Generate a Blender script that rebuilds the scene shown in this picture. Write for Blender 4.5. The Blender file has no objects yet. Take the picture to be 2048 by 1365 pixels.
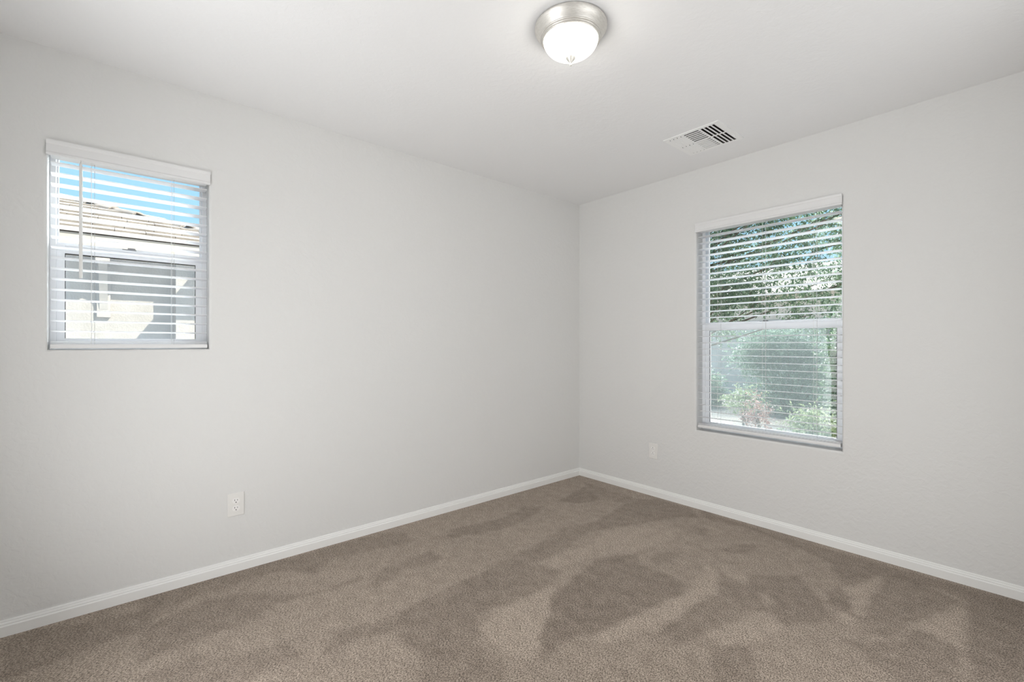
import bpy, bmesh, math, random
import numpy as np
from mathutils import Vector, Matrix
R = math.radians
SC = bpy.context.scene
COL = SC.collection

# ------------------------------------------------------------------ camera
HC = 2.44                                  # ceiling height
RX, RY = 3.05, -3.66                       # room runs x 0..RX, y RY..0, corner seen in the photo at the origin
CAM = Vector((2.746, -3.159, 1.1815))
ANG = R(49.366)
FPX = 914.77
cd = bpy.data.cameras.new('camera'); cam = bpy.data.objects.new('camera', cd); COL.objects.link(cam)
cam.location = CAM; cam.rotation_euler = (R(90), 0, ANG)
cd.sensor_fit = 'HORIZONTAL'; cd.sensor_width = 36; cd.lens = FPX/2048*36
cd.shift_y = 6.5/2048; cd.clip_start = .02; cd.clip_end = 300
SC.camera = cam
def px_on_floor(px, py):
    V = Vector((-math.sin(ANG), math.cos(ANG), 0)); Rt = Vector((math.cos(ANG), math.sin(ANG), 0))
    d = V + Rt*((px-1024)/FPX); d.z = -(py-689)/FPX
    t = -CAM.z/d.z
    return CAM.x+d.x*t, CAM.y+d.y*t

# ------------------------------------------------------------------ sky, sun, big lights, exposure
SUN_STRENGTH = 7.6
SKY_STRENGTH = 1.1
SIDE_FILL_POWER = 22
NEAR_FILL_POWER = 30
BULB_GLOW = 21
W = bpy.data.worlds.new('sky'); SC.world = W; W.use_nodes = True
nt = W.node_tree; nt.nodes.clear()
wo = nt.nodes.new('ShaderNodeOutputWorld'); bg = nt.nodes.new('ShaderNodeBackground')
tc = nt.nodes.new('ShaderNodeTexCoord'); sx = nt.nodes.new('ShaderNodeSeparateXYZ'); cr = nt.nodes.new('ShaderNodeValToRGB')
cr.color_ramp.elements[0].position = 0.0; cr.color_ramp.elements[0].color = (.62, .83, .98, 1)
cr.color_ramp.elements[1].position = .75; cr.color_ramp.elements[1].color = (.20, .46, .92, 1)
e = cr.color_ramp.elements.new(.22); e.color = (.40, .70, .97, 1)
nt.links.new(tc.outputs['Generated'], sx.inputs[0]); nt.links.new(sx.outputs['Z'], cr.inputs[0])
nt.links.new(cr.outputs[0], bg.inputs[0]); bg.inputs[1].default_value = SKY_STRENGTH
nt.links.new(bg.outputs[0], wo.inputs[0])

sd = bpy.data.lights.new('sun', 'SUN'); sd.energy = SUN_STRENGTH; sd.angle = R(.6); sd.color = (1, .95, .87)
so = bpy.data.objects.new('sun', sd); COL.objects.link(so)
so.location = (8, 4, 12); so.rotation_euler = Vector((1.0, .62, .92)).to_track_quat('Z', 'Y').to_euler()

# second, very broad sun added on the window sides to whiten the blinds
sk = bpy.data.lights.new('fill_sun', 'SUN'); sk.energy = 27.0; sk.angle = R(70); sk.color = (.93, .97, 1)
sko = bpy.data.objects.new('fill_sun', sk); COL.objects.link(sko)
sko.location = (-8, 8, 12); sko.rotation_euler = Vector((-1, 1.1, .8)).to_track_quat('Z', 'Y').to_euler()

# added fill lamps out of view, set at made-up openings in the walls
def area(name, loc, direction, sxx, syy, power, color):
    ld = bpy.data.lights.new(name, 'AREA'); ld.shape = 'RECTANGLE'; ld.size = sxx; ld.size_y = syy
    ld.energy = power; ld.color = color
    o = bpy.data.objects.new(name, ld); COL.objects.link(o); o.location = loc
    o.rotation_euler = Vector(direction).to_track_quat('-Z', 'Z').to_euler()
    return o
area('side_fill', (3.26, -1.50, 1.0), (-1, 0, .16), 1.50, 1.98, SIDE_FILL_POWER, (.985, .992, 1))
area('near_fill', (1.25, -3.87, 1.0), (0, 1, .5), .80, 1.98, NEAR_FILL_POWER, (.985, .992, 1))

SC.view_settings.view_transform = 'Standard'; SC.view_settings.look = 'None'
SC.view_settings.gamma = 1; SC.view_settings.use_curve_mapping = False
SC.view_settings.exposure = 0.16
SC.cycles.max_bounces = 10; SC.cycles.diffuse_bounces = 7; SC.cycles.transparent_max_bounces = 16
SC.cycles.transmission_bounces = 6; SC.cycles.sample_clamp_indirect = 6
SC.cycles.use_denoising = True
SC.cycles.caustics_reflective = False; SC.cycles.caustics_refractive = False

# ------------------------------------------------------------------ materials
def mat(name, color, rough=.6, metal=0, spec=.3):
    m = bpy.data.materials.new(name); m.use_nodes = True
    b = m.node_tree.nodes['Principled BSDF']
    b.inputs['Base Color'].default_value = (*color, 1); b.inputs['Roughness'].default_value = rough
    b.inputs['Metallic'].default_value = metal; b.inputs['Specular IOR Level'].default_value = spec
    return m
def N(m, t): return m.node_tree.nodes.new(t)
def L(m, a, b): m.node_tree.links.new(a, b)
def noise_mat(name, c0, c1, scale, rough=.7, bump=0, dist=.01, detail=4, lo=.35, hi=.65, bscale=None, stretch=None, spec=.2):
    m = mat(name, c0, rough, 0, spec); b = m.node_tree.nodes['Principled BSDF']
    t = N(m, 'ShaderNodeTexCoord'); n = N(m, 'ShaderNodeTexNoise'); r = N(m, 'ShaderNodeValToRGB')
    src = t.outputs['Object']
    if stretch:
        mp = N(m, 'ShaderNodeMapping'); mp.inputs['Scale'].default_value = stretch; L(m, src, mp.inputs[0]); src = mp.outputs[0]
    n.inputs['Scale'].default_value = scale; n.inputs['Detail'].default_value = detail
    r.color_ramp.elements[0].position = lo; r.color_ramp.elements[1].position = hi
    r.color_ramp.elements[0].color = (*c0, 1); r.color_ramp.elements[1].color = (*c1, 1)
    L(m, src, n.inputs['Vector']); L(m, n.outputs['Fac'], r.inputs[0]); L(m, r.outputs[0], b.inputs['Base Color'])
    if bump:
        n2 = N(m, 'ShaderNodeTexNoise'); n2.inputs['Scale'].default_value = bscale or scale; n2.inputs['Detail'].default_value = 3
        L(m, src, n2.inputs['Vector'])
        bp = N(m, 'ShaderNodeBump'); bp.inputs['Strength'].default_value = bump; bp.inputs['Distance'].default_value = dist
        L(m, n2.outputs['Fac'], bp.inputs['Height']); L(m, bp.outputs[0], b.inputs['Normal'])
    return m
def drywall(name, color, strength):
    """painted knock-down drywall texture"""
    m = mat(name, color, .75, 0, .25); b = m.node_tree.nodes['Principled BSDF']
    t = N(m, 'ShaderNodeTexCoord')
    n = N(m, 'ShaderNodeTexNoise'); n.inputs['Scale'].default_value = 34; n.inputs['Detail'].default_value = 3; n.inputs['Distortion'].default_value = .6
    r = N(m, 'ShaderNodeValToRGB'); r.color_ramp.elements[0].position = .42; r.color_ramp.elements[1].position = .60
    n2 = N(m, 'ShaderNodeTexNoise'); n2.inputs['Scale'].default_value = 190; n2.inputs['Detail'].default_value = 2
    mx = N(m, 'ShaderNodeMath'); mx.operation = 'MULTIPLY_ADD'; mx.inputs[1].default_value = .22
    bp = N(m, 'ShaderNodeBump'); bp.inputs['Strength'].default_value = strength; bp.inputs['Distance'].default_value = .0035
    L(m, t.outputs['Object'], n.inputs['Vector']); L(m, t.outputs['Object'], n2.inputs['Vector'])
    L(m, n.outputs['Fac'], r.inputs[0]); L(m, n2.outputs['Fac'], mx.inputs[0]); L(m, r.outputs[0], mx.inputs[2])
    L(m, mx.outputs[0], bp.inputs['Height']); L(m, bp.outputs[0], b.inputs['Normal'])
    return m
M_WALL = drywall('wall_paint', (.735, .733, .722), .18)
M_CEIL = drywall('ceiling_paint', (.83, .83, .832), .10)
M_TRIM = mat('trim_paint', (.86, .86, .845), .35, 0, .5)
M_BLIND = mat('blind_white', (.77, .77, .77), .38, 0, .5)
M_CORD = mat('blind_cord', (.80, .80, .78), .8)
M_VINYL = mat('vinyl_frame', (.88, .89, .91), .35, 0, .5)
M_GASKET = mat('gasket', (.03, .03, .03), .6)
M_PLATE = mat('outlet_plate', (.80, .79, .765), .3, 0, .5)
M_SOCK = mat('outlet_face', (.87, .86, .845), .3, 0, .5)
M_BLACK = mat('black_slot', (.012, .012, .012), .8)
M_NICKEL = noise_mat('brushed_nickel', (.66, .64, .60), (.80, .78, .74), 60, .48, 0, stretch=(1, 1, 12))
M_NICKEL.node_tree.nodes['Principled BSDF'].inputs['Metallic'].default_value = .85
M_VENT = mat('vent_enamel', (.86, .86, .85), .4, 0, .5)
M_DUCT = mat('duct', (.10, .095, .085), .8)
def slat_mat():
    m = mat('slat_white', (.92, .92, .93), .35, 0, .5)
    nt = m.node_tree; b = nt.nodes['Principled BSDF']; out = nt.nodes['Material Output']
    tr = N(m, 'ShaderNodeBsdfTranslucent'); tr.inputs[0].default_value = (.98, .98, .985, 1)
    mx = N(m, 'ShaderNodeMixShader'); mx.inputs[0].default_value = .78
    L(m, b.outputs[0], mx.inputs[1]); L(m, tr.outputs[0], mx.inputs[2]); L(m, mx.outputs[0], out.inputs[0])
    return m
M_SLAT = slat_mat()
def glass_mat():
    m = bpy.data.materials.new('window_glass'); m.use_nodes = True; nt = m.node_tree; nt.nodes.clear()
    o = N(m, 'ShaderNodeOutputMaterial'); t = N(m, 'ShaderNodeBsdfTransparent'); g = N(m, 'ShaderNodeBsdfGlossy'); mx = N(m, 'ShaderNodeMixShader')
    t.inputs[0].default_value = (.965, .985, .98, 1); g.inputs['Roughness'].default_value = .02
    fr = N(m, 'ShaderNodeFresnel'); fr.inputs[0].default_value = 1.35
    L(m, fr.outputs[0], mx.inputs[0]); L(m, t.outputs[0], mx.inputs[1]); L(m, g.outputs[0], mx.inputs[2]); L(m, mx.outputs[0], o.inputs[0])
    return m
M_GLASS = glass_mat()
def screen_mat(name, col, fac):
    m = bpy.data.materials.new(name); m.use_nodes = True; nt = m.node_tree; nt.nodes.clear()
    o = N(m, 'ShaderNodeOutputMaterial'); t = N(m, 'ShaderNodeBsdfTransparent'); d = N(m, 'ShaderNodeBsdfDiffuse'); tl = N(m, 'ShaderNodeBsdfTranslucent')
    d.inputs[0].default_value = (*col, 1); tl.inputs[0].default_value = (*col, 1)
    a = N(m, 'ShaderNodeMixShader'); a.inputs[0].default_value = .5
    mx = N(m, 'ShaderNodeMixShader'); mx.inputs[0].default_value = fac
    L(m, d.outputs[0], a.inputs[1]); L(m, tl.outputs[0], a.inputs[2])
    L(m, t.outputs[0], mx.inputs[1]); L(m, a.outputs[0], mx.inputs[2]); L(m, mx.outputs[0], o.inputs[0])
    return m
M_SCREEN = screen_mat('insect_mesh_pale', (.55, .62, .62), .17)
M_SCREEN_D = screen_mat('insect_mesh_grey', (.26, .28, .31), .26)
def lamp_glass():
    m = bpy.data.materials.new('alabaster_glass'); m.use_nodes = True; nt = m.node_tree; b = nt.nodes['Principled BSDF']
    b.inputs['Base Color'].default_value = (.93, .88, .78, 1); b.inputs['Roughness'].default_value = .25
    b.inputs['Emission Color'].default_value = (1, .965, .87, 1)
    lw = N(m, 'ShaderNodeLayerWeight'); lw.inputs['Blend'].default_value = .5      # thick glass: dimmer towards the limb
    mr = N(m, 'ShaderNodeMapRange'); mr.inputs['From Min'].default_value = .35; mr.inputs['From Max'].default_value = .90
    mr.inputs['To Min'].default_value = BULB_GLOW; mr.inputs['To Max'].default_value = .75
    L(m, lw.outputs['Facing'], mr.inputs['Value']); L(m, mr.outputs[0], b.inputs['Emission Strength'])
    return m
M_DOME = lamp_glass()
M_STUCCO = noise_mat('stucco_beige', (.40, .36, .31), (.46, .42, .37), 5, .9, .5, .012, bscale=45)
M_FASCIA = noise_mat('painted_wood_cream', (.42, .38, .33), (.48, .44, .39), 6, .7)
M_TILE = noise_mat('concrete_tile_sand', (.25, .215, .183), (.36, .315, .27), 3.5, .9, .3, .01, bscale=30)
M_UNDER = mat('roof_underlay', (.05, .05, .05), .9)
M_GRAVEL = noise_mat('gravel', (.11, .10, .085), (.20, .18, .16), 30, .95, .6, .02)
M_BLOCK = noise_mat('block_wall_paint', (.56, .52, .47), (.66, .61, .56), 4, .9, .3, .01, bscale=40)
M_BARK = noise_mat('bark', (.10, .075, .055), (.22, .17, .13), 12, .95, .7, .02, stretch=(1, 1, .25))
def leaf_mat(name, c0, c1, tr=.35):
    m = mat(name, c0, .38, 0, .5); nt = m.node_tree; b = nt.nodes['Principled BSDF']; out = nt.nodes['Material Output']
    g = N(m, 'ShaderNodeNewGeometry'); r = N(m, 'ShaderNodeValToRGB')
    r.color_ramp.elements[0].color = (*c0, 1); r.color_ramp.elements[1].color = (*c1, 1)
    L(m, g.outputs['Random Per Island'], r.inputs[0]); L(m, r.outputs[0], b.inputs['Base Color'])
    t = N(m, 'ShaderNodeBsdfTranslucent'); L(m, r.outputs[0], t.inputs[0])
    mx = N(m, 'ShaderNodeMixShader'); mx.inputs[0].default_value = tr
    L(m, b.outputs[0], mx.inputs[1]); L(m, t.outputs[0], mx.inputs[2]); L(m, mx.outputs[0], out.inputs[0])
    return m
M_LEAF = leaf_mat('leaf_green', (.035, .08, .045), (.22, .30, .17), .35)
M_LEAF_D = leaf_mat('leaf_grey_green', (.07, .13, .09), (.26, .34, .24), .4)
M_LEAF_Y = leaf_mat('leaf_yellow_green', (.18, .23, .11), (.40, .45, .27))
M_LEAF_R = leaf_mat('leaf_red_pink', (.24, .11, .10), (.42, .28, .24))

# ------------------------------------------------------------------ mesh helpers
def tag(o, label=None, cat=None, group=None, kind=None):
    if label: o['label'] = label
    if cat: o['category'] = cat
    if group: o['group'] = group
    if kind: o['kind'] = kind
    return o
def empty(name, loc=(0, 0, 0)):
    o = bpy.data.objects.new(name, None); COL.objects.link(o); o.location = loc; o.empty_display_size = .05
    return o
class MB:
    """collects geometry in world coordinates, builds ONE mesh object"""
    def __init__(s): s.v = []; s.f = []; s.sm = []
    def add(s, vs, fs, smooth=False):
        k = len(s.v); s.v += [tuple(v) for v in vs]; s.f += [tuple(i+k for i in f) for f in fs]; s.sm += [smooth]*len(fs)
    def box(s, a, b, M=None):
        x0, y0, z0 = [min(p, q) for p, q in zip(a, b)]; x1, y1, z1 = [max(p, q) for p, q in zip(a, b)]
        vs = [Vector(p) for p in ((x0,y0,z0),(x1,y0,z0),(x1,y1,z0),(x0,y1,z0),(x0,y0,z1),(x1,y0,z1),(x1,y1,z1),(x0,y1,z1))]
        if M: vs = [M @ v for v in vs]
        s.add(vs, [(0,3,2,1),(4,5,6,7),(0,1,5,4),(1,2,6,5),(2,3,7,6),(3,0,4,7)])
    def prism(s, pts, ext, flip=False):
        """closed 3d outline pts extruded by vector ext"""
        n = len(pts); e = Vector(ext); vs = [Vector(p) for p in pts]; vs += [p+e for p in vs]
        fs = [tuple(range(n-1, -1, -1)), tuple(range(n, 2*n))] + [(i, (i+1) % n, n+(i+1) % n, n+i) for i in range(n)]
        s.add(vs, fs)
    def lathe(s, prof, c, seg=64, smooth=True):
        c = Vector(c); vs = []; fs = []
        for r, z in prof:
            for k in range(seg):
                a = 2*math.pi*k/seg; vs.append(c+Vector((r*math.cos(a), r*math.sin(a), z)))
        for i in range(len(prof)-1):
            for k in range(seg):
                k2 = (k+1) % seg; fs.append((i*seg+k, i*seg+k2, (i+1)*seg+k2, (i+1)*seg+k))
        s.add(vs, fs, smooth)
    def tube(s, pts, rad, seg=8):
        pts = [Vector(p) for p in pts]; n = len(pts); vs = []; fs = []
        for i, p in enumerate(pts):
            d = (pts[min(i+1, n-1)]-pts[max(i-1, 0)]).normalized()
            u = d.orthogonal().normalized(); w = d.cross(u); r = rad[i] if isinstance(rad, (list, tuple)) else rad
            if i and abs(d.z) < .999:
                u = (Vector((0, 0, 1)).cross(d)).normalized(); w = d.cross(u)
            elif i: u = Vector((1, 0, 0)); w = d.cross(u)
            if i == 0:
                if abs(d.z) < .999: u = (Vector((0, 0, 1)).cross(d)).normalized()
                else: u = Vector((1, 0, 0))
                w = d.cross(u)
            vs += [p+(u*math.cos(2*math.pi*k/seg)+w*math.sin(2*math.pi*k/seg))*r for k in range(seg)]
        for i in range(n-1):
            for k in range(seg):
                k2 = (k+1) % seg; fs.append((i*seg+k, i*seg+k2, (i+1)*seg+k2, (i+1)*seg+k))
        s.add(vs, fs, True)
        s.add(vs[:seg], [tuple(range(seg-1, -1, -1))]); s.add(vs[-seg:], [tuple(range(seg))])
    def build(s, name, material, parent=None, bevel=0, origin=None, kind=None, fixn=True):
        me = bpy.data.meshes.new(name)
        o = bpy.data.objects.new(name, me); COL.objects.link(o)
        off = Vector((0, 0, 0))
        if origin is not None: off = Vector(origin); o.location = off
        if parent is not None:
            o.parent = parent
            pl = Vector((0, 0, 0)); p = parent
            while p is not None: pl += p.location; p = p.parent
            if origin is None: off = pl
            else: o.location = off-pl
        me.from_pydata([tuple(Vector(v)-off) for v in s.v], [], s.f); me.materials.append(material)
        me.polygons.foreach_set('use_smooth', s.sm); me.update()
        if fixn:
            bm = bmesh.new(); bm.from_mesh(me); bmesh.ops.recalc_face_normals(bm, faces=bm.faces); bm.to_mesh(me); bm.free()
        if bevel:
            b = o.modifiers.new('bevel', 'BEVEL'); b.width = bevel; b.segments = 2; b.limit_method = 'ANGLE'; b.angle_limit = R(40)
        if kind: o['kind'] = kind
        return o

# ------------------------------------------------------------------ room shell
WT = .15
# openings: window_1 in the left wall (x=0), window_2 in the far wall (y=0)
W1 = dict(a=-3.391, b=-2.815, z0=1.158, z1=2.035)
W2 = dict(a=1.105, b=1.984, z0=.562, z1=2.035)
def wall_with_hole(name, to3, u0, u1, z0, z1, h, thick, rnd=.012):
    """to3(u, z, depth) -> point; front at depth 0, back at depth thick; rounded drywall corner at the opening"""
    loops = [(u0, u1, z0, z1, 0), (h['a']-rnd, h['b']+rnd, h['z0']-rnd, h['z1']+rnd, 0)]
    for k in range(1, 6):
        t = k/5*math.pi/2; g = rnd*(1-math.sin(t)); dd = rnd*(1-math.cos(t))
        loops.append((h['a']-g, h['b']+g, h['z0']-g, h['z1']+g, dd))
    loops.append((h['a'], h['b'], h['z0'], h['z1'], thick)); loops.append((u0, u1, z0, z1, thick))
    m = MB(); vs = []; fs = []
    for a, b, c, d, e_ in loops: vs += [to3(a, c, e_), to3(b, c, e_), to3(b, d, e_), to3(a, d, e_)]
    n = len(loops)
    for i in range(n):
        j = (i+1) % n
        for k in range(4):
            k2 = (k+1) % 4; fs.append((i*4+k, i*4+k2, j*4+k2, j*4+k))
    m.add(vs, fs)
    return m.build(name, M_WALL, kind='structure')
wall_with_hole('wall_left', lambda u, z, d: Vector((-d, u, z)), RY-WT, WT, 0, HC, W1, WT)
wall_with_hole('wall_far', lambda u, z, d: Vector((u, d, z)), 0, RX+WT, 0, HC, W2, WT)
m = MB()                                    # right wall; its wide opening is made up for the side fill lamp
m.box((RX, RY-WT, 0), (RX+WT, -2.25, HC)); m.box((RX, -.75, 0), (RX+WT, 0, HC)); m.box((RX, -2.25, 2.03), (RX+WT, -.75, HC))
m.build('wall_right', M_WALL, kind='structure')
m = MB()  # near wall, with an opening invented to let the second fill in
m.box((0, RY-WT, 0), (.85, RY, HC)); m.box((1.65, RY-WT, 0), (RX, RY, HC)); m.box((.85, RY-WT, 2.03), (1.65, RY, HC))
m.build('wall_near', M_WALL, kind='structure')

def shell(name, x0, x1, y0, y1, openside):     # unseen box added behind each fill lamp to block sun: floor, ceiling, three walls
    m = MB(); t = .1
    m.box((x0-t, y0-t, -.1), (x1+t, y1+t, 0)); m.box((x0-t, y0-t, HC), (x1+t, y1+t, HC+.1))
    if openside != '-x': m.box((x0-t, y0-t, 0), (x0, y1+t, HC))
    m.box((x1, y0-t, 0), (x1+t, y1+t, HC)); m.box((x0, y0-t, 0), (x1, y0, HC))
    if openside != '+y': m.box((x0, y1, 0), (x1, y1+t, HC))
    m.build(name, M_WALL, kind='structure')
shell('fill_box_side', RX+WT+.1, RX+WT+1.3, -2.65, -.2, '-x')
shell('fill_box_near', .5, 2.0, RY-WT-1.3, RY-WT-.1, '+y')
# ceiling with a hole for the air register
VX0, VX1, VY0, VY1 = 1.212, 1.552, -.612, -.277
m = MB(); ho = (VX0+.022, VX1-.022, VY0+.022, VY1-.022)
X0, X1, Y0, Y1 = -WT, RX+WT+.1, RY-WT-.1, WT
m.box((X0, Y0, HC), (ho[0], Y1, HC+.12)); m.box((ho[1], Y0, HC), (X1, Y1, HC+.12))
m.box((ho[0], Y0, HC), (ho[1], ho[2], HC+.12)); m.box((ho[0], ho[3], HC), (ho[1], Y1, HC+.12))
m.build('ceiling', M_CEIL, kind='structure')

# ------------------------------------------------------------------ carpet
def c4(p): return [(900+x/3.413, 1000+y/3.413) for x, y in p]
def c5(p): return [(400+x/3.413, 1000+y/3.413) for x, y in p]
def c6(p): return [(1400+x/3.16, 1000+y/3.16) for x, y in p]
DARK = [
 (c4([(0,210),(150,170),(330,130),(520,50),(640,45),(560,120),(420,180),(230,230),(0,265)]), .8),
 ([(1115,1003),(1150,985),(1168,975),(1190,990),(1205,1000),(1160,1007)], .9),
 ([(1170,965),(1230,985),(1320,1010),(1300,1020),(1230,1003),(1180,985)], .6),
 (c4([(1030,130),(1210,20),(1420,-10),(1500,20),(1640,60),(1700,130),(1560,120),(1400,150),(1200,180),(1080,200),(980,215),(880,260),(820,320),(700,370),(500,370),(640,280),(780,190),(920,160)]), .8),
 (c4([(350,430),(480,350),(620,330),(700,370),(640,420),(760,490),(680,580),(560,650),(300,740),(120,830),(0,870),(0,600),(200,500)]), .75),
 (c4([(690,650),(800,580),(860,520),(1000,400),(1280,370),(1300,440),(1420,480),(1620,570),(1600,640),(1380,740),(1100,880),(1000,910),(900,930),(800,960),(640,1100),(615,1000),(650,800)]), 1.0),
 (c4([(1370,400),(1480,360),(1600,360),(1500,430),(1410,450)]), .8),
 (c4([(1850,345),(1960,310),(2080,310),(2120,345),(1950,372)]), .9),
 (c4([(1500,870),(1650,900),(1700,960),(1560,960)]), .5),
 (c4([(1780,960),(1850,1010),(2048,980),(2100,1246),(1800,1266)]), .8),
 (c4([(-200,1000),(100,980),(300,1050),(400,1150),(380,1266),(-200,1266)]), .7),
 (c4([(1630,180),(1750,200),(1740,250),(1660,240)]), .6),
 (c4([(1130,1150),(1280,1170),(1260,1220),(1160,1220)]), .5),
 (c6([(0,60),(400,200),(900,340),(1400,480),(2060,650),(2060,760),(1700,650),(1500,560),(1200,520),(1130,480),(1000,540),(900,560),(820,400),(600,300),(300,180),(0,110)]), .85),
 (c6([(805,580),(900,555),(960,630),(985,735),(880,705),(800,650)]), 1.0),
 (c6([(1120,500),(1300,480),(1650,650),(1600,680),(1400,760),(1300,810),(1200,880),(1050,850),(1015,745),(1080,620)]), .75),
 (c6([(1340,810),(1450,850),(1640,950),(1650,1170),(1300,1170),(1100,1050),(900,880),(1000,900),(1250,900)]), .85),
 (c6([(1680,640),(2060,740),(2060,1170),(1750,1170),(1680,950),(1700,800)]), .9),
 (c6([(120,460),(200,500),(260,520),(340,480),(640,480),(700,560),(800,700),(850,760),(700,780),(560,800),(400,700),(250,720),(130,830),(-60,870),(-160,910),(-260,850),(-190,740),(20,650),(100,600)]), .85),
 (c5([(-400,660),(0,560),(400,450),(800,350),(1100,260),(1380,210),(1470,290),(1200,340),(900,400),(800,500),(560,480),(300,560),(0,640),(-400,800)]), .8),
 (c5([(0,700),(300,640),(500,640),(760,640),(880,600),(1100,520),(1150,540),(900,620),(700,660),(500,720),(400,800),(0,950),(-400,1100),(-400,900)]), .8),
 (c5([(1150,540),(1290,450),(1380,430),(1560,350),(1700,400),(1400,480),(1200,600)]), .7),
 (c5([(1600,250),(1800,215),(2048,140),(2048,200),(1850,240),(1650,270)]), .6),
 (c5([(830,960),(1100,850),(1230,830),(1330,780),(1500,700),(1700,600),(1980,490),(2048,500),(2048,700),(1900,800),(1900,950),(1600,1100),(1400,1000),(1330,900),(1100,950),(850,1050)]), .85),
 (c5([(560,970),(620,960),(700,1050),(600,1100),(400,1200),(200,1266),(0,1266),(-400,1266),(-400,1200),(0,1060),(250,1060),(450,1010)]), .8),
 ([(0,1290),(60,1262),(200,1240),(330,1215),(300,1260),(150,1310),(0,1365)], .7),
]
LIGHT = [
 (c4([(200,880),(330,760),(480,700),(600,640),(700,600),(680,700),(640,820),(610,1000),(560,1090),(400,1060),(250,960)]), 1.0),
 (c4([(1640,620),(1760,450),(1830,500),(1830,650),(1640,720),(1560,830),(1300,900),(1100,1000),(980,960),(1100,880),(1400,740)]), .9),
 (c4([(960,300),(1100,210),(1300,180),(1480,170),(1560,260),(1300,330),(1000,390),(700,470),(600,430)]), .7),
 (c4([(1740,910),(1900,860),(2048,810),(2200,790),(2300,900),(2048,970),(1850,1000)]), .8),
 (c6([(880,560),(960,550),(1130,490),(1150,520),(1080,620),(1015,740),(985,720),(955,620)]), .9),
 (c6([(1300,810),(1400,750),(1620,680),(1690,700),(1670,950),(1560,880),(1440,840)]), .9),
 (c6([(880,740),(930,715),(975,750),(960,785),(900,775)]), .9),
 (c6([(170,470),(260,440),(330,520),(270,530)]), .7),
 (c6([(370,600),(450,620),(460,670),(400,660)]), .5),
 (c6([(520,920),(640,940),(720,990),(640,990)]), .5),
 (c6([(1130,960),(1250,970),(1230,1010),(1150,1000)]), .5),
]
def build_floor():
    nx, ny = 340, 410
    xs = np.linspace(0, RX, nx); ys = np.linspace(RY, 0, ny)
    gx, gy = np.meshgrid(xs, ys); P = np.stack([gx.ravel(), gy.ravel()], 1)
    rng = np.random.default_rng(3)
    def fbm(P, f, seed):                     # smooth wobble
        r = np.random.default_rng(seed); out = np.zeros(len(P))
        for k in range(7):
            a = r.uniform(0, 2*np.pi); w = f*r.uniform(.6, 1.8); out += np.sin(P[:, 0]*w*np.cos(a)+P[:, 1]*w*np.sin(a)+r.uniform(0, 6.28))
        return out/7
    Q = P+np.stack([fbm(P, 22, 1), fbm(P, 22, 2)], 1)*.010+np.stack([fbm(P, 60, 5), fbm(P, 60, 6)], 1)*.008
    def soft(poly, w):
        A = np.array([px_on_floor(*p) for p in poly]); n = len(A)
        inside = np.zeros(len(Q), bool); dist = np.full(len(Q), 9.)
        for i in range(n):
            p, q = A[i], A[(i+1) % n]
            c = ((p[1] > Q[:, 1]) != (q[1] > Q[:, 1]))
            with np.errstate(divide='ignore', invalid='ignore'):
                xi = (q[0]-p[0])*(Q[:, 1]-p[1])/(q[1]-p[1]+1e-12)+p[0]
            inside ^= c & (Q[:, 0] < xi)
            d = q-p; t = np.clip(((Q-p) @ d)/max(d @ d, 1e-9), 0, 1)
            dist = np.minimum(dist, np.hypot(*(Q-(p+t[:, None]*d)).T))
        sd_ = np.where(inside, dist, -dist)
        return np.clip(sd_/.035+.5, 0, 1)
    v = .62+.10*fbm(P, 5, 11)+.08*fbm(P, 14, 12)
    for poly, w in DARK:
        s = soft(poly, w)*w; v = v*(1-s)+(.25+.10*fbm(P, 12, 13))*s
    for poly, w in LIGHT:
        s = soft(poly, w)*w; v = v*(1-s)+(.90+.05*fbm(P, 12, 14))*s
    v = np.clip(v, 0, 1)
    me = bpy.data.meshes.new('floor')
    co = np.column_stack([P, np.zeros(len(P))]).astype(np.float32)
    i = np.arange((nx-1)*(ny-1)); r_, c_ = i//(nx-1), i % (nx-1); a = r_*nx+c_
    faces = np.column_stack([a, a+1, a+nx+1, a+nx]).astype(np.int32)
    me.vertices.add(len(co)); me.vertices.foreach_set('co', co.ravel())
    me.loops.add(faces.size); me.loops.foreach_set('vertex_index', faces.ravel())
    me.polygons.add(len(faces)); me.polygons.foreach_set('loop_start', np.arange(0, faces.size, 4, dtype=np.int32))
    me.update(calc_edges=True)
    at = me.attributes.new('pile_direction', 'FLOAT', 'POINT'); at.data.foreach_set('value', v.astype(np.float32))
    m = mat('carpet', (.3, .26, .22), .95, 0, .05); b = m.node_tree.nodes['Principled BSDF']
    b.inputs['Sheen Weight'].default_value = .15; b.inputs['Sheen Roughness'].default_value = .5
    t = N(m, 'ShaderNodeTexCoord')
    an = N(m, 'ShaderNodeAttribute'); an.attribute_name = 'pile_direction'
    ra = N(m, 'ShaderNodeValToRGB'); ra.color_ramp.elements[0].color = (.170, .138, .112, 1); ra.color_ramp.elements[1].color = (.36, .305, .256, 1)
    n3 = N(m, 'ShaderNodeTexNoise'); n3.inputs['Scale'].default_value = 16; n3.inputs['Detail'].default_value = 7; n3.inputs['Roughness'].default_value = .68
    L(m, t.outputs['Object'], n3.inputs['Vector'])
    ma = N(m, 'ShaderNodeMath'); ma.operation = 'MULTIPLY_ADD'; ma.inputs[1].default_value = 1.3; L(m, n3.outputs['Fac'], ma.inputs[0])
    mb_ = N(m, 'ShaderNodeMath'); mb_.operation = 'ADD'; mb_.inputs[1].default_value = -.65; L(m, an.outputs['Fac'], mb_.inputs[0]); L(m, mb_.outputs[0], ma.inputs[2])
    L(m, ma.outputs[0], ra.inputs[0])
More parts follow.
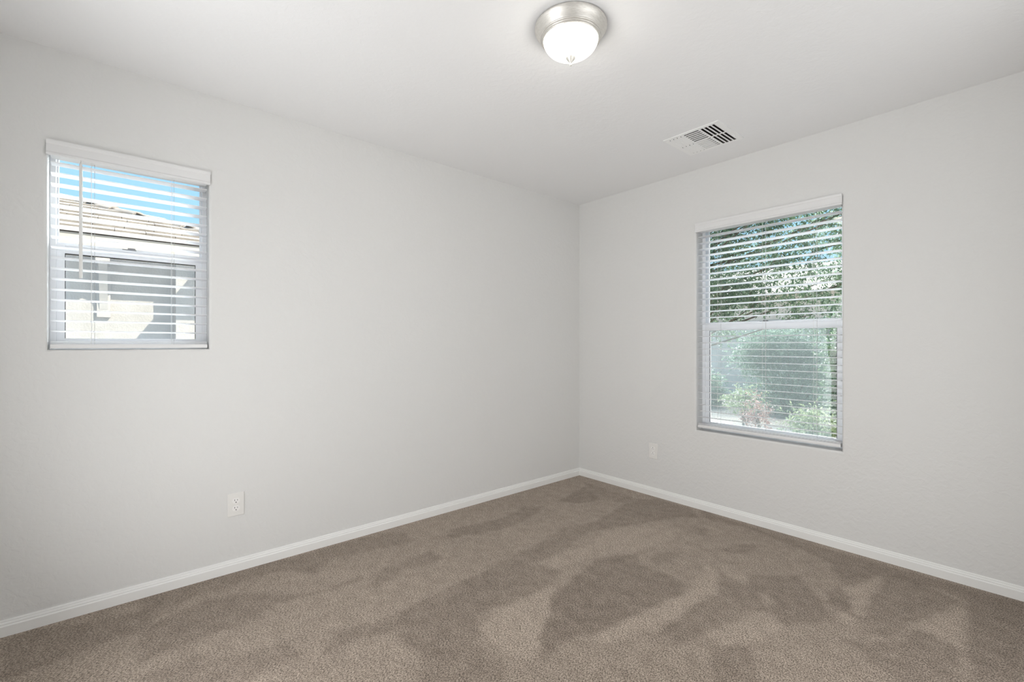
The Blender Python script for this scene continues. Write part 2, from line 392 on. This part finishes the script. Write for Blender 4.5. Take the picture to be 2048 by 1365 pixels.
    # tufts: pale tips against dark gaps, stretched a little along the pile
    mp = N(m, 'ShaderNodeMapping'); mp.inputs['Rotation'].default_value = (0, 0, R(25)); mp.inputs['Scale'].default_value = (1, .62, 1)
    L(m, t.outputs['Object'], mp.inputs[0])
    n1 = N(m, 'ShaderNodeTexNoise'); n1.inputs['Scale'].default_value = 215; n1.inputs['Detail'].default_value = 4; n1.inputs['Roughness'].default_value = .95
    L(m, mp.outputs[0], n1.inputs['Vector'])
    r1 = N(m, 'ShaderNodeValToRGB'); r1.color_ramp.elements[0].position = .41; r1.color_ramp.elements[1].position = .59
    r1.color_ramp.elements[0].color = (.16, .13, .11, 1); r1.color_ramp.elements[1].color = (2.15, 2.12, 2.08, 1)
    L(m, n1.outputs['Fac'], r1.inputs[0])
    mu = N(m, 'ShaderNodeMix'); mu.data_type = 'RGBA'; mu.blend_type = 'MULTIPLY'; mu.inputs['Factor'].default_value = 1
    L(m, ra.outputs[0], mu.inputs['A']); L(m, r1.outputs[0], mu.inputs['B']); L(m, mu.outputs['Result'], b.inputs['Base Color'])
    bp = N(m, 'ShaderNodeBump'); bp.inputs['Strength'].default_value = .6; bp.inputs['Distance'].default_value = .003
    L(m, n1.outputs['Fac'], bp.inputs['Height']); L(m, bp.outputs[0], b.inputs['Normal'])
    me.materials.append(m)
    o = bpy.data.objects.new('floor', me); COL.objects.link(o); o['kind'] = 'structure'
    s_ = MB(); s_.box((-WT, RY-WT-.1, -.15), (RX+WT+.1, WT, -.004)); s_.build('floor_slab', M_STUCCO, kind='structure')
build_floor()

# baseboards: flat lower band, stepped moulding on top
BP = [(0, 0), (.0135, 0), (.0135, .040), (.0125, .0425), (.0095, .0440), (.0095, .0500), (.0085, .0525), (.0060, .0545), (.0055, .0600), (.0035, .0635), (0, .0640)]
def base(name, fn, cuts):
    m = MB()
    for u0, u1 in cuts:
        pts = [fn(u0, d, z) for d, z in BP]; m.prism(pts, fn(u1, 0, 0)-fn(u0, 0, 0))
    m.build(name, M_TRIM, kind='structure')
base('baseboard_left', lambda u, d, z: Vector((d, u, z)), [(RY, 0)])
base('baseboard_far', lambda u, d, z: Vector((u, -d, z)), [(0, RX)])
base('baseboard_right', lambda u, d, z: Vector((RX-d, u, z)), [(RY, -2.31), (-.69, 0)])
base('baseboard_near', lambda u, d, z: Vector((u, RY+d, z)), [(0, .79), (1.71, RX)])
m = MB()
m.box((RX-.015, -2.31, 0), (RX, -2.25, 2.09)); m.box((RX-.015, -.75, 0), (RX, -.69, 2.09)); m.box((RX-.015, -2.25, 2.03), (RX, -.75, 2.09))
m.build('trim_1', M_TRIM, kind='structure')
m = MB()
m.box((.79, RY, 0), (.85, RY+.015, 2.09)); m.box((1.65, RY, 0), (1.71, RY+.015, 2.09)); m.box((.85, RY, 2.03), (1.65, RY+.015, 2.09))
m.build('trim_2', M_TRIM, kind='structure')

# ------------------------------------------------------------------ windows (single hung vinyl)
def window(name, P, h, fr, stile, zm0, zm1, screen, parts):
    """P(u, z, d) -> point, d = depth outward from the room face. h opening, fr frame width, stile = sash stile width"""
    a, b, z0, z1 = h['a'], h['b'], h['z0'], h['z1']
    root = empty(name, P((a+b)/2, z0, .11)); tag(root, kind='structure')
    def bx(m, u0, u1, c0, c1, d0, d1): 
        p, q = P(u0, c0, d0), P(u1, c1, d1); m.box(p, q)
    m = MB(); D0, D1 = .095, WT+.01
    bx(m, a, a+fr, z0, z1, D0, D1); bx(m, b-fr, b, z0, z1, D0, D1)
    bx(m, a+fr, b-fr, z1-fr, z1, D0, D1); bx(m, a+fr, b-fr, z0, z0+fr, D0, D1)
    m.build('window_frame', M_VINYL, root, bevel=.0015)
    # fixed upper light, towards the outside
    m = MB()
    bx(m, a+fr, b-fr, zm1-.012, zm1+.010, .125, .15); bx(m, a+fr, a+fr+.006, zm1, z1-fr, .130, .15); bx(m, b-fr-.006, b-fr, zm1, z1-fr, .130, .15)
    m.build('upper_sash', M_VINYL, root, bevel=.001)
    m = MB(); bx(m, a+fr, b-fr, zm1, z1-fr, .137, .141); m.build('upper_glass', M_GLASS, root)
    # sliding lower sash
    m = MB(); s0, s1 = .103, .123
    bx(m, a+fr, a+fr+stile, z0+fr, zm1, s0, s1); bx(m, b-fr-stile, b-fr, z0+fr, zm1, s0, s1)
    bx(m, a+fr+stile, b-fr-stile, zm0, zm1, s0, s1); bx(m, a+fr+stile, b-fr-stile, z0+fr, z0+fr+.03, s0, s1)
    bx(m, a+fr+stile, b-fr-stile, zm1-.008, zm1, s0-.008, s0)                       # finger lip on the meeting rail
    sash = m.build('lower_sash', M_VINYL, root, bevel=.001)
    m = MB(); g = .0022; u0, u1, c0, c1 = a+fr+stile, b-fr-stile, z0+fr+.03, zm0
    bx(m, u0, u0+g, c0, c1, s0+.001, s0+.006); bx(m, u1-g, u1, c0, c1, s0+.001, s0+.006); bx(m, u0, u1, c1-g*1.6, c1, s0+.001, s0+.006)
    m.build('gasket', M_GASKET, sash)
    m = MB(); bx(m, u0, u1, c0, c1, .111, .115); m.build('lower_glass', M_GLASS, root)
    m = MB(); c = (a+b)/2-.02
    bx(m, c-.026, c+.026, zm1, zm1+.006, s0, s0+.02); bx(m, c-.006, c+.022, zm1+.006, zm1+.013, s0+.002, s0+.014)
    m.build('sash_lock', mat('lock_metal_'+name, (.25, .25, .26), .4, .6), sash)
    # insect screen outside the lower half
    scr = MB()
    if screen == 'curved':
        n = 24; vs = []
        for k in range(n+1):
            z = z0+fr+.004+(zm1-z0-fr-.01)*k/n; t = k/n
            ue = b-fr-.062-.030*(t**1.6)-.006*math.sin(t*9)
            dd = .146+.004*math.sin(t*math.pi)
            vs += [P(a+fr+.002, z, dd), P(ue, z, dd)]
        scr.add(vs, [(2*k, 2*k+1, 2*k+3, 2*k+2) for k in range(n)])
        scr.build('insect_screen', M_SCREEN, root, fixn=False)
    else:
        vs = [P(a+fr, z0+fr, .147), P(b-fr, z0+fr, .147), P(b-fr, zm0, .147), P(a+fr, zm0, .147)]
        scr.add(vs, [(0, 1, 2, 3)]); scr.build('insect_screen', M_SCREEN_D, root, fixn=False)
    return root
window('window_1', lambda u, z, d: Vector((-d, u, z)), W1, .020, .027, 1.588, 1.628, 'flat', None)
window('window_2', lambda u, z, d: Vector((u, d, z)), W2, .024, .026, 1.288, 1.330, 'curved', None)

# ------------------------------------------------------------------ faux wood blinds
def blind(P, a, b, z_first, n, pitch, rail0, ladders, vz0, vz1, wand, label, group, tilt):
    root = empty('window_blind', P((a+b)/2, rail0, .03))
    tag(root, label, 'blind', group)
    dc = .034; hw = .025; th = .0028                     # depth of slat centre, half width, thickness
    def bx(m, u0, u1, c0, c1, d0, d1): m.box(P(u0, c0, d0), P(u1, c1, d1))
    s0, s1 = a+.006, b-.006
    m = MB()
    def slat(z, tl):
        prof = []
        for k in range(7):
            t = -1+2*k/6; d = dc+t*hw; prof.append((d, z+.0012*(1-t*t)-t*hw*tl))
        top = [(d, zz+th) for d, zz in prof][::-1]
        pts = [P(s0, zz, d) for d, zz in prof+top]
        m.prism(pts, P(s1, 0, 0)-P(s0, 0, 0))
    random.seed(5)
    for k in range(n): slat(z_first+pitch*k, tilt+random.uniform(-.012, .012))
    for k in range(2): slat(rail0+.0215+k*.0062, 0)       # spare slats lying on the bottom rail
    m.build('slats', M_SLAT, root)
    m = MB(); bx(m, s0-.002, s1+.002, rail0, rail0+.019, dc-hw-.002, dc+hw+.002); rail = m.build('bottom_rail', M_BLIND, root, bevel=.003)
    m = MB(); bx(m, s0, s1, vz0+.004, vz1-.012, .012, .062); m.build('head_rail', M_BLIND, root, bevel=.001)
    # valance board with a moulded profile and short returns
    v0, v1 = a-.006, b+.006
    prof = [(.002, vz0), (-.012, vz0), (-.0145, vz0+.004), (-.0145, vz0+.010), (-.0115, vz0+.014), (-.0115, vz1-.018), (-.0145, vz1-.013), (-.0165, vz1-.006), (-.0165, vz1), (.002, vz1)]
    m = MB(); m.prism([P(v0, z, d) for d, z in prof], P(v1, 0, 0)-P(v0, 0, 0))
    m.build('valance', M_BLIND, root, bevel=.0006)
    ztop = vz0+.01
    for u in ladders:
        m = MB()
        for d in (dc-hw-.0012, dc+hw+.0012): m.tube([P(u-.004, ztop, d), P(u-.004, rail0+.01, d)], .0007, 6); 
        for k in range(n):                                # rungs under each slat
            z = z_first+pitch*k-.0008; m.tube([P(u-.004, z+hw*tilt, dc-hw-.001), P(u-.004, z-hw*tilt, dc+hw+.001)], .0006, 5)
        m.build('ladder_cord', M_CORD, root)
        m = MB(); m.tube([P(u+.006, ztop, dc+.004), P(u+.006, rail0+.01, dc+.004)], .0008, 6); m.build('lift_cord', mat_dark_cord, root)
    if wand:
        u, zt, zb = wand; d = dc-hw-.015
        m = MB(); m.tube([P(u, zt, d), P(u, zt-.012, d-.001), P(u, zb+.01, d-.001), P(u, zb, d-.001)], [.0025, .0060, .0070, .0062], 6)
        w_ = m.build('tilt_wand', M_TRIM, root)
        m = MB(); m.tube([P(u, zt+.022, dc-hw), P(u, zt+.010, d+.004), P(u, zt-.004, d)], .0014, 6); m.build('wand_hook', M_CORD, w_)
    return root
mat_dark_cord = mat('lift_cord', (.42, .41, .40), .8)
blind(lambda u, z, d: Vector((-d, u, z)), -3.388, -2.818, 1.236, 17, .0452, 1.163, (-3.250, -2.962), 1.984, 2.048, (-3.287, 1.975, 1.470),
      'small white slatted blind with a tilt wand, over the neighbouring roof view', 'white window blinds', .07)
blind(lambda u, z, d: Vector((u, d, z)), 1.109, 1.980, .6545, 30, .0447, .583, (1.262, 1.555, 1.844), 1.986, 2.050, None,
      'tall white slatted blind in front of the leafy tree view', 'white window blinds', .07)

# ------------------------------------------------------------------ ceiling light
LC = (1.520, -1.800, HC)
root = empty('ceiling_light', LC)
tag(root, 'round flush ceiling light with frosted glass bowl and nickel ring, switched on', 'ceiling light')
m = MB(); m.lathe([(0, 0), (.1400, 0), (.1425, -.003), (.1425, -.009), (.1395, -.012), (.1385, -.016), (.1330, -.020), (.1280, -.031), (.1215, -.041)], LC)
m.build('canopy', M_NICKEL, root)
m = MB()
for r0, z0 in ((.1215, -.0425), (.1170, -.0475), (.1125, -.0520)):
    m.lathe([(r0-.0042, z0+.004), (r0-.0005, z0+.0035), (r0+.0008, z0), (r0-.0008, z0-.0030), (r0-.0045, z0-.0040)], LC)
m.build('trim_ring', M_NICKEL, root)
m = MB(); prof = [(.1085, -.048)]
for k in range(15):
    t = k/14*math.pi/2; prof.append((.1085*math.cos(t) if k < 14 else 0, -.050-.068*math.sin(t)))
m.lathe(prof, LC); m.build('glass_bowl', M_DOME, root)
m = MB(); m.lathe([(0, -.113), (.0170, -.1140), (.0205, -.118), (.0200, -.122), (.0150, -.129), (.0085, -.137), (.0045, -.1415), (.0030, -.1455), (.0046, -.148), (.0046, -.151), (.0025, -.154), (0, -.1545)], LC, 32)
m.build('finial', M_NICKEL, root)

# ------------------------------------------------------------------ ceiling air register
root = empty('ceiling_vent', ((VX0+VX1)/2, (VY0+VY1)/2, HC))
tag(root, 'square white air register with louvred slots in the ceiling near the far corner', 'air vent')
zf = HC-.005
rows = ((-.590, -.451), (-.440, -.297))            # two rows of slots, split by a rib
banks = []                                          # slot rectangles x0, x1, y0, y1
SL = [(1.2395+.0235*k, 1.2495+.0235*k) for k in range(4)]       # bank nearest the left wall
SR = [(1.4365+.0226*k, 1.4520+.0226*k) for k in range(4)]       # bank away from it
SM = [[(r[0]+.0005+.0240*k, r[0]+.0130+.0240*k) for k in range(6)] for r in rows]
XM = (1.333, 1.424)
m = MB()
def plate(x0, x1, y0, y1): m.box((x0, y0, zf), (x1, y1, zf+.0016))
plate(VX0, VX1, VY0, rows[0][0]); plate(VX0, VX1, rows[1][1], VY1); plate(VX0, VX1, rows[0][1], rows[1][0])
for ri, (y0, y1) in enumerate(rows):
    xs = [VX0]+[v for p in SL for v in p]+[XM[0]]
    for k in range(0, len(xs), 2): plate(xs[k], xs[k+1], y0, y1)
    xs = [XM[1]]+[v for p in SR for v in p]+[VX1]
    for k in range(0, len(xs), 2): plate(xs[k], xs[k+1], y0, y1)
    ys = [v for p in SM[ri] for v in p]; ys = ys[1:]+[y1]
    for k in range(0, len(ys), 2):
        if ys[k+1]-ys[k] > .0005: plate(XM[0], XM[1], ys[k], ys[k+1])
for p, q in (((VX0, VY0), (VX1, VY0+.003)), ((VX0, VY1-.003), (VX1, VY1)), ((VX0, VY0+.003), (VX0+.003, VY1-.003)), ((VX1-.003, VY0+.003), (VX1, VY1-.003))):
    m.box((p[0], p[1], zf+.0016), (q[0], q[1], HC))
m.build('face_plate', M_VENT, root)
def blade(mb, p, q, lean):             # pressed louvre: hinged on edge p-q at the plate, rising towards lean
    p, q, lean = Vector((*p, zf+.001)), Vector((*q, zf+.001)), Vector(lean); t = Vector((0, 0, -.0008))
    mb.prism([p, q, q+lean, p+lean], t)
mb = MB()
for y0, y1 in rows:
    for x0, x1 in SL:
        blade(mb, (x0, y0+.018), (x0, y1), (.013, 0, .0035))
        mb.add([(x0, y0+.018, zf+.001), (x0+.013, y0+.018, zf+.0045), (x0+.004, y0+.004, zf+.004)], [(0, 1, 2)])
mb.build('louvre_bank', M_VENT, root)
mb = MB()
for y0, y1 in rows:
    for x0, x1 in SR: blade(mb, (x1, y0), (x1, y1), (-.013, 0, .011))
mb.build('louvre_bank', M_VENT, root)
mb = MB()
for ri in (0, 1):
    for a_, b_ in SM[ri]:
        n = 8                               # the right-hand end of each louvre twists upwards in a curve
        for k in range(n):
            t0, t1 = k/n, (k+1)/n; xa, xb = XM[0]+(XM[1]-XM[0])*t0, XM[0]+(XM[1]-XM[0])*t1
            if ri == 0: blade(mb, (xa, a_), (xb, a_), (0, .007+.006*t0**3, .012))
            else: blade(mb, (xa, a_), (xb, a_), (0, .0165-.006*max(0, t0-.55)**1.2*2, .0035+.008*max(0, t0-.6)))
mb.build('louvre_bank', M_VENT, root)
m = MB(); dx0, dx1, dy0, dy1 = ho; t_ = .002
m.box((dx0+.001, dy0+.001, HC-.004), (dx0+.003, dy1-.001, HC+.30)); m.box((dx1-.003, dy0+.001, HC-.004), (dx1-.001, dy1-.001, HC+.30))
m.box((dx0+.003, dy0+.001, HC-.004), (dx1-.003, dy0+.003, HC+.30)); m.box((dx0+.003, dy1-.003, HC-.004), (dx1-.003, dy1-.001, HC+.30))
m.box((dx0+.001, dy0+.001, HC+.30), (dx1-.001, dy1-.001, HC+.302))
m.build('duct_boot', M_DUCT, root)
m = MB(); m.box((VX1-.022, -.40, zf-.010), (VX1-.019, -.36, zf)); m.build('damper_lever', M_VENT, root)

# ------------------------------------------------------------------ wall outlets
def disc_pts(cx, cy, r, n=20, flat=None):
    out = []
    for k in range(n):
        a = 2*math.pi*k/n; x, y = r*math.cos(a), r*math.sin(a)
        if flat: y = max(-flat, min(flat, y))
        out.append((cx+x, cy+y))
    return out
def outlet(P, u, z, flip, label):
    """P(u, z, d) d outward into the room"""
    root = empty('wall_outlet', P(u, z, 0)); tag(root, label, 'electrical outlet', 'duplex wall outlets')
    m = MB(); m.box(P(u-.038, z-.0595, 0), P(u+.038, z+.0595, .0055)); m.build('cover_plate', M_PLATE, root, bevel=.003)
    for sgn in (1, -1):
        cz = z+sgn*.0195
        m = MB(); pts = disc_pts(u, cz, .0172, 28, .0140); m.prism([P(p, q, .005) for p, q in pts], P(0, 0, .002)-P(0, 0, 0))
        rec = m.build('receptacle', M_SOCK, root)
        f = -1 if flip else 1
        m = MB()
        for du, hh in ((-.0063, .0040), (.0063, .0033)): m.box(P(u+du-.0010, cz+f*.0035-hh, .0068), P(u+du+.0010, cz+f*.0035+hh, .0073))
        m.prism([P(p, q, .0068) for p, q in disc_pts(u, cz-f*.0080, .0026, 12)], P(0, 0, .0005)-P(0, 0, 0))
        m.build('slots', M_BLACK, rec)
    m = MB(); m.prism([P(p, q, .005) for p, q in disc_pts(u, z, .003, 12)], P(0, 0, .0012)-P(0, 0, 0)); m.build('screw', M_SOCK, root)
outlet(lambda u, z, d: Vector((d, u, z)), -2.699, .348, False, 'white duplex outlet on the left wall below and right of the small window')
outlet(lambda u, z, d: Vector((u, -d, z)), .757, .349, True, 'white duplex outlet on the far wall between the corner and the tall window')

# ------------------------------------------------------------------ outdoors: ground, neighbour's house
m = MB(); m.box((-30, -30, -.30), (30, 40, -.16)); m.build('ground', M_GRAVEL, kind='structure')
HX, HWX, EZ = -4.4, -5.0, 2.46           # eave line, wall plane, eave height
HYC, HY0 = -1.0, -9.5                    # hip corner, far end
PT = .355
house = empty('neighbour_house', (HX-3, -5, -.16)); tag(house, 'beige stucco neighbouring house with sand tile hip roof, seen through the small window', 'house')
m = MB(); m.box((HWX-6, HY0+.6, -.16), (HWX, HYC-.6, EZ-.10)); m.build('stucco_wall', M_STUCCO, house)
m = MB()
m.prism([(HX, HYC, EZ-.16), (HX, HYC, EZ-.01), (HX-.03, HYC, EZ-.01), (HX-.03, HYC, EZ-.16)], (0, HY0-HYC, 0))
m.prism([(HX, HYC, EZ-.16), (HX, HYC, EZ-.01), (HX, HYC-.03, EZ-.01), (HX, HYC-.03, EZ-.16)], (-8, 0, 0))
m.build('fascia', M_FASCIA, house)
m = MB(); m.box((HX-8, HY0, EZ-.125), (HX-.03, HYC-.03, EZ-.105)); m.build('soffit', M_FASCIA, house)
# underlay of the hip roof
S = 3.6
m = MB(); c = [Vector((HX, HYC, EZ)), Vector((HX-2*S, HYC, EZ)), Vector((HX-2*S, HY0, EZ)), Vector((HX, HY0, EZ))]
a_ = Vector((HX-S, HYC-S, EZ+PT*S)); b_ = Vector((HX-S, HY0+S*.4, EZ+PT*S))
m.add(c+[a_, b_], [(0, 1, 4), (1, 2, 5, 4), (2, 3, 5), (3, 0, 4, 5), (0, 3, 2, 1)]); m.build('roof_deck', M_UNDER, house)
# tile courses on the two slopes that face the street side
random.seed(9)
ex = .30; sl = math.sqrt(1+PT*PT); tw = .30
m = MB()
def tile_quad(p, right, up, w, ln, th):
    n = right.cross(up).normalized()
    if n.z < 0: n = -n
    th0 = th; vs = [p+n*.004, p+right*w+n*.004, p+right*w+up*ln+n*.002, p+up*ln+n*.002]
    vs2 = [p+n*(th0+.012), p+right*w+n*(th0+.012), p+right*w+up*ln+n*.008, p+up*ln+n*.008]
    m.add(vs+vs2, [(3, 2, 1, 0), (4, 5, 6, 7), (0, 1, 5, 4), (1, 2, 6, 5), (2, 3, 7, 6), (3, 0, 4, 7)])
nc = int(S*sl/ex)
for r_ in range(nc+1):
    s = r_*ex/sl                                       # horizontal run from the eave
    if s > S: break
    z = EZ+PT*s; up = Vector((-1, 0, PT)).normalized()
    y = HYC-s-.05; y0 = HY0
    off = (r_ % 2)*tw*.5
    k = 0; yy = y-off*.5
    # trim piece next to the hip
    while yy > y0 and yy > -6.5:
        w = tw-.006; tile_quad(Vector((HX-s+.03, yy-w, z-.008)), Vector((0, 1, 0)), up, w, ex+.02, .022+random.uniform(-.003, .004)); yy -= tw
    up2 = Vector((0, -1, PT)).normalized(); xx = HX-s-.05-off*.5
    while xx > HX-2*S+s+.05:
        w = tw-.006; tile_quad(Vector((xx-w, HYC-s+.03, z-.008)), Vector((1, 0, 0)), up2, w, ex+.02, .022+random.uniform(-.003, .004)); xx -= tw
m.build('roof_tiles', M_TILE, house)
# hip cap tiles
m = MB(); d = Vector((-1, -1, PT)).normalized(); sid = Vector((-1, 1, 0)).normalized(); nn = d.cross(sid).normalized()
if nn.z < 0: nn = -nn
ln = .40; tot = S*math.sqrt(2+PT*PT); t = 0
P0 = Vector((HX, HYC, EZ))
while t < tot:
    rows = []
    for (q, rr, lift) in ((0, .125, .040), (ln+.05, .105, .018)):
        ctr = P0+d*(t+q)+nn*lift
        prof = [(-1.15, -.060), (-1.0, -.018), (-.5, .018), (0, .030), (.5, .018), (1.0, -.018), (1.15, -.060)]
        rows.append([ctr+sid*rr*a1+nn*b1 for a1, b1 in prof]+[ctr+sid*rr*a1*.9+nn*(b1-.018) for a1, b1 in prof[::-1]])
    n_ = len(rows[0]); m.add(rows[0]+rows[1], [(i, (i+1) % n_, n_+(i+1) % n_, n_+i) for i in range(n_)]+[tuple(range(n_-1, -1, -1)), tuple(range(n_, 2*n_))])
    t += ln
m.build('hip_caps', M_TILE, house)
# decorative eave brackets
def bracket(yc):
    m = MB(); hw_ = .065
    z1 = EZ-.115
    m.box((HWX, yc-hw_, 2.16), (HX-.10, yc+hw_, z1-.01))
    br = m.build('eave_bracket', M_FASCIA, house, bevel=.004)
    m = MB(); pts = []
    for k in range(9):
        t = k/8; pts.append((HWX+.06+.36*t**1.6, 1.62+.54*t))
    inner = [(x-.09-.02*(1-i/8), z+.02) for i, (x, z) in enumerate(pts)][::-1]
    m.prism([(max(x, HWX), yc-.04, z) for x, z in pts+inner], (0, .08, 0)); m.build('brace', M_FASCIA, br)
    m = MB(); m.box((HWX, yc-hw_, 1.52), (HWX+.055, yc+hw_, 2.16)); m.build('wall_post', M_FASCIA, br, bevel=.004)
bracket(-3.31)
# projecting stucco bay whose side shades the wall
m = MB(); m.box((HWX, -2.60, -.16), (HWX+.35, HYC-.62, EZ-.12)); m.build('stucco_bay', M_STUCCO, house)
m = MB(); m.box((HWX+.34, -2.42, 2.05), (HX+.35, -.9, 2.11)); m.build('shade_slab', M_FASCIA, house)  # slab added beside the bay only to cast shade on it and the wall

# ------------------------------------------------------------------ outdoors: trees and shrubs beyond the tall window
def leaves(name, clusters, count, size, material, parent, seed, aspect=.42):
    """clusters: (centre, radii, weight). Bent two-quad leaves gathered into sprays"""
    rng = np.random.default_rng(seed)
    wts = np.array([c_[2] for c_ in clusters], float); wts /= wts.sum()
    per = 9; ns = count//per
    ci = rng.choice(len(clusters), ns, p=wts)
    C_ = np.array([c_[0] for c_ in clusters])[ci]; RR = np.array([c_[1] for c_ in clusters])[ci]
    d = rng.normal(size=(ns, 3)); d /= np.linalg.norm(d, axis=1)[:, None]
    rad = rng.uniform(.25, 1, ns)**.45
    base_ = C_+d*RR*rad[:, None]
    tw_ = d*np.array([1, 1, .6])+rng.normal(size=(ns, 3))*.7; tw_[:, 2] -= .35; tw_ /= np.linalg.norm(tw_, axis=1)[:, None]
    V = []; 
    o = np.repeat(base_, per, 0)+np.repeat(tw_, per, 0)*(np.tile(np.arange(per), ns)*size*.42)[:, None]
    n = len(o)
    ax = np.repeat(tw_, per, 0)*.6+rng.normal(size=(n, 3))*.75; ax[:, 2] -= .25; ax /= np.linalg.norm(ax, axis=1)[:, None]
    up = rng.normal(size=(n, 3))+np.array([0, 0, 1.2]); sd_ = np.cross(ax, up); sd_ /= np.linalg.norm(sd_, axis=1)[:, None]
    nr = np.cross(sd_, ax); sz = size*rng.uniform(.6, 1.25, n)[:, None]
    w = sz*aspect*.5
    p0 = o; p1 = o+ax*sz*.45+sd_*w+nr*w*.35; p2 = o+ax*sz; p3 = o+ax*sz*.45-sd_*w+nr*w*.35; 
    co = np.stack([p0, p1, p2, p3], 1).reshape(-1, 3)
    off = np.array(parent.location) if parent else np.zeros(3)
    co = (co-off).astype(np.float32)
    a = np.arange(n)*4; f = np.stack([a, a+1, a+2, a, a+2, a+3], 1).astype(np.int32).ravel()
    me = bpy.data.meshes.new(name); me.vertices.add(len(co)); me.vertices.foreach_set('co', co.ravel())
    me.loops.add(len(f)); me.loops.foreach_set('vertex_index', f); me.polygons.add(len(f)//3)
    me.polygons.foreach_set('loop_start', np.arange(0, len(f), 3, dtype=np.int32)); me.update(calc_edges=True)
    me.materials.append(material); ob = bpy.data.objects.new(name, me); COL.objects.link(ob); ob.parent = parent
    return ob
GZ = -.16
def tree(loc, spread, label, clusters, count, size, material, seed, trunk_r=.12, top=3.4):
    x, y = loc; t = empty('leafy_tree', (x, y, GZ)); tag(t, label, 'tree', 'trees beyond the tall window')
    rnd = random.Random(seed)
    m = MB(); m.tube([(x, y, GZ), (x+.05, y+.02, .9), (x-.04, y, 1.8), (x, y+.05, top)], [trunk_r, trunk_r*.85, trunk_r*.65, trunk_r*.3], 12); m.build('trunk', M_BARK, t)
    m = MB()
    for c_ in clusters:
        p = Vector(c_[0]); z0 = min(max(.9, p.z-rnd.uniform(.5, 1.0)), top-.3); s_ = Vector((x, y, z0)); mid = (s_+p)/2+Vector((rnd.uniform(-.15, .15), rnd.uniform(-.15, .15), -.1))
        m.tube([s_, mid, p], [trunk_r*.22, trunk_r*.12, .005], 7)
        for k in range(4):
            q = p+Vector([rnd.uniform(-.8, .8)*r_ for r_ in c_[1]]); m.tube([mid*.3+p*.7, q], [.006, .002], 5)
    m.build('branches', M_BARK, t)
    leaves('foliage', clusters, count, size, material, t, seed)
    return t
rnd = random.Random(21)
def cl(cx, cy, cz, sx_, sy_, sz_, n, r0, r1):
    out = []
    for k in range(n):
        while True:
            p = (rnd.uniform(-1, 1), rnd.uniform(-1, 1), rnd.uniform(-1, 1))
            if sum(q*q for q in p) < 1: break
        r = rnd.uniform(r0, r1); out.append(((cx+p[0]*sx_, cy+p[1]*sy_, cz+p[2]*sz_), (r, r, r*.75), r*r))
    return out
tree((-2.3, 4.9), 2, 'big dark green tree filling the upper part of the tall window', cl(-.45, 4.7, 3.0, 2.2, 1.2, 1.7, 60, .22, .42), 74000, .052, M_LEAF, 4, .13, 4.0)
tree((1.6, 7.7), 2, 'second leafy tree, standing behind the right edge of the tall window', cl(.95, 7.6, 2.6, 1.5, .7, 1.7, 20, .28, .46), 12000, .08, M_LEAF_D, 5, .11, 3.6)
def shrub(name, loc, label, clusters, count, size, material, seed, group=None):
    s = empty(name, (loc[0], loc[1], GZ)); tag(s, label, 'shrub', group)
    m = MB(); rr = random.Random(seed)
    for c_ in clusters:
        p = Vector(c_[0]); m.tube([(loc[0]+rr.uniform(-.05, .05), loc[1]+rr.uniform(-.05, .05), GZ), ((loc[0]+p.x)/2, (loc[1]+p.y)/2, p.z*.4), p], [.014, .010, .004], 6)
    m.build('stems', M_BARK, s)
    leaves('foliage', clusters, count, size, material, s, seed); return s
G = 'shrubs along the garden wall'
shrub('hedge_shrub', (-2.3, 6.6), 'grey-green shrub at the left of the garden, low in the tall window', cl(-2.3, 6.6, .30, .35, .3, .5, 12, .22, .34), 14000, .07, M_LEAF_D, 31, G)
shrub('hedge_shrub', (-.45, 6.6), 'wide grey-green shrub in the middle of the tall window', cl(-.45, 6.6, .55, .8, .4, .95, 26, .28, .42), 30000, .055, M_LEAF_D, 32, G)
shrub('hedge_shrub', (.80, 5.2), 'tall dark shrub at the right edge of the tall window', cl(.80, 5.2, .75, .10, .2, .85, 12, .17, .24), 9000, .06, M_LEAF, 33, G)
shrub('flowering_bush', (.09, 3.8), 'small bush with reddish pink leaves low in the tall window', cl(.05, 3.8, .16, .05, .09, .22, 5, .07, .12), 800, .045, M_LEAF_R, 34)
shrub('leafy_bush', (.80, 3.75), 'pale yellow-green bush at the bottom right of the tall window', cl(.80, 3.75, .10, .18, .16, .14, 7, .11, .17), 2400, .06, M_LEAF_Y, 35)
shrub('leafy_bush', (-.32, 4.3), 'yellow-green bush left of the reddish bush', cl(-.32, 4.3, .34, .20, .13, .12, 5, .09, .15), 1200, .05, M_LEAF_Y, 36)
m = MB()
m.box((-6, 9.4, GZ), (9, 9.55, 1.75)); m.box((-6.02, 9.37, 1.75), (9.02, 9.58, 1.81))
o = m.build('garden_wall', M_BLOCK); tag(o, 'pale painted block wall at the back of the garden behind the shrubs', 'wall')
far = empty('distant_house', (-4, 14, GZ)); tag(far, 'pale house beyond the garden wall glimpsed between the leaves', 'house')
m = MB(); m.box((-9, 12, GZ), (1.2, 17, 2.7)); m.build('stucco_wall', M_BLOCK, far)
m = MB(); m.add([(-9.5, 11.5, 2.7), (1.7, 11.5, 2.7), (1.7, 17.5, 2.7), (-9.5, 17.5, 2.7), (-6.5, 14.5, 3.9), (-1.3, 14.5, 3.9)], [(0, 1, 5, 4), (1, 2, 5), (2, 3, 4, 5), (3, 0, 4), (3, 2, 1, 0)]); m.build('roof', M_TILE, far)
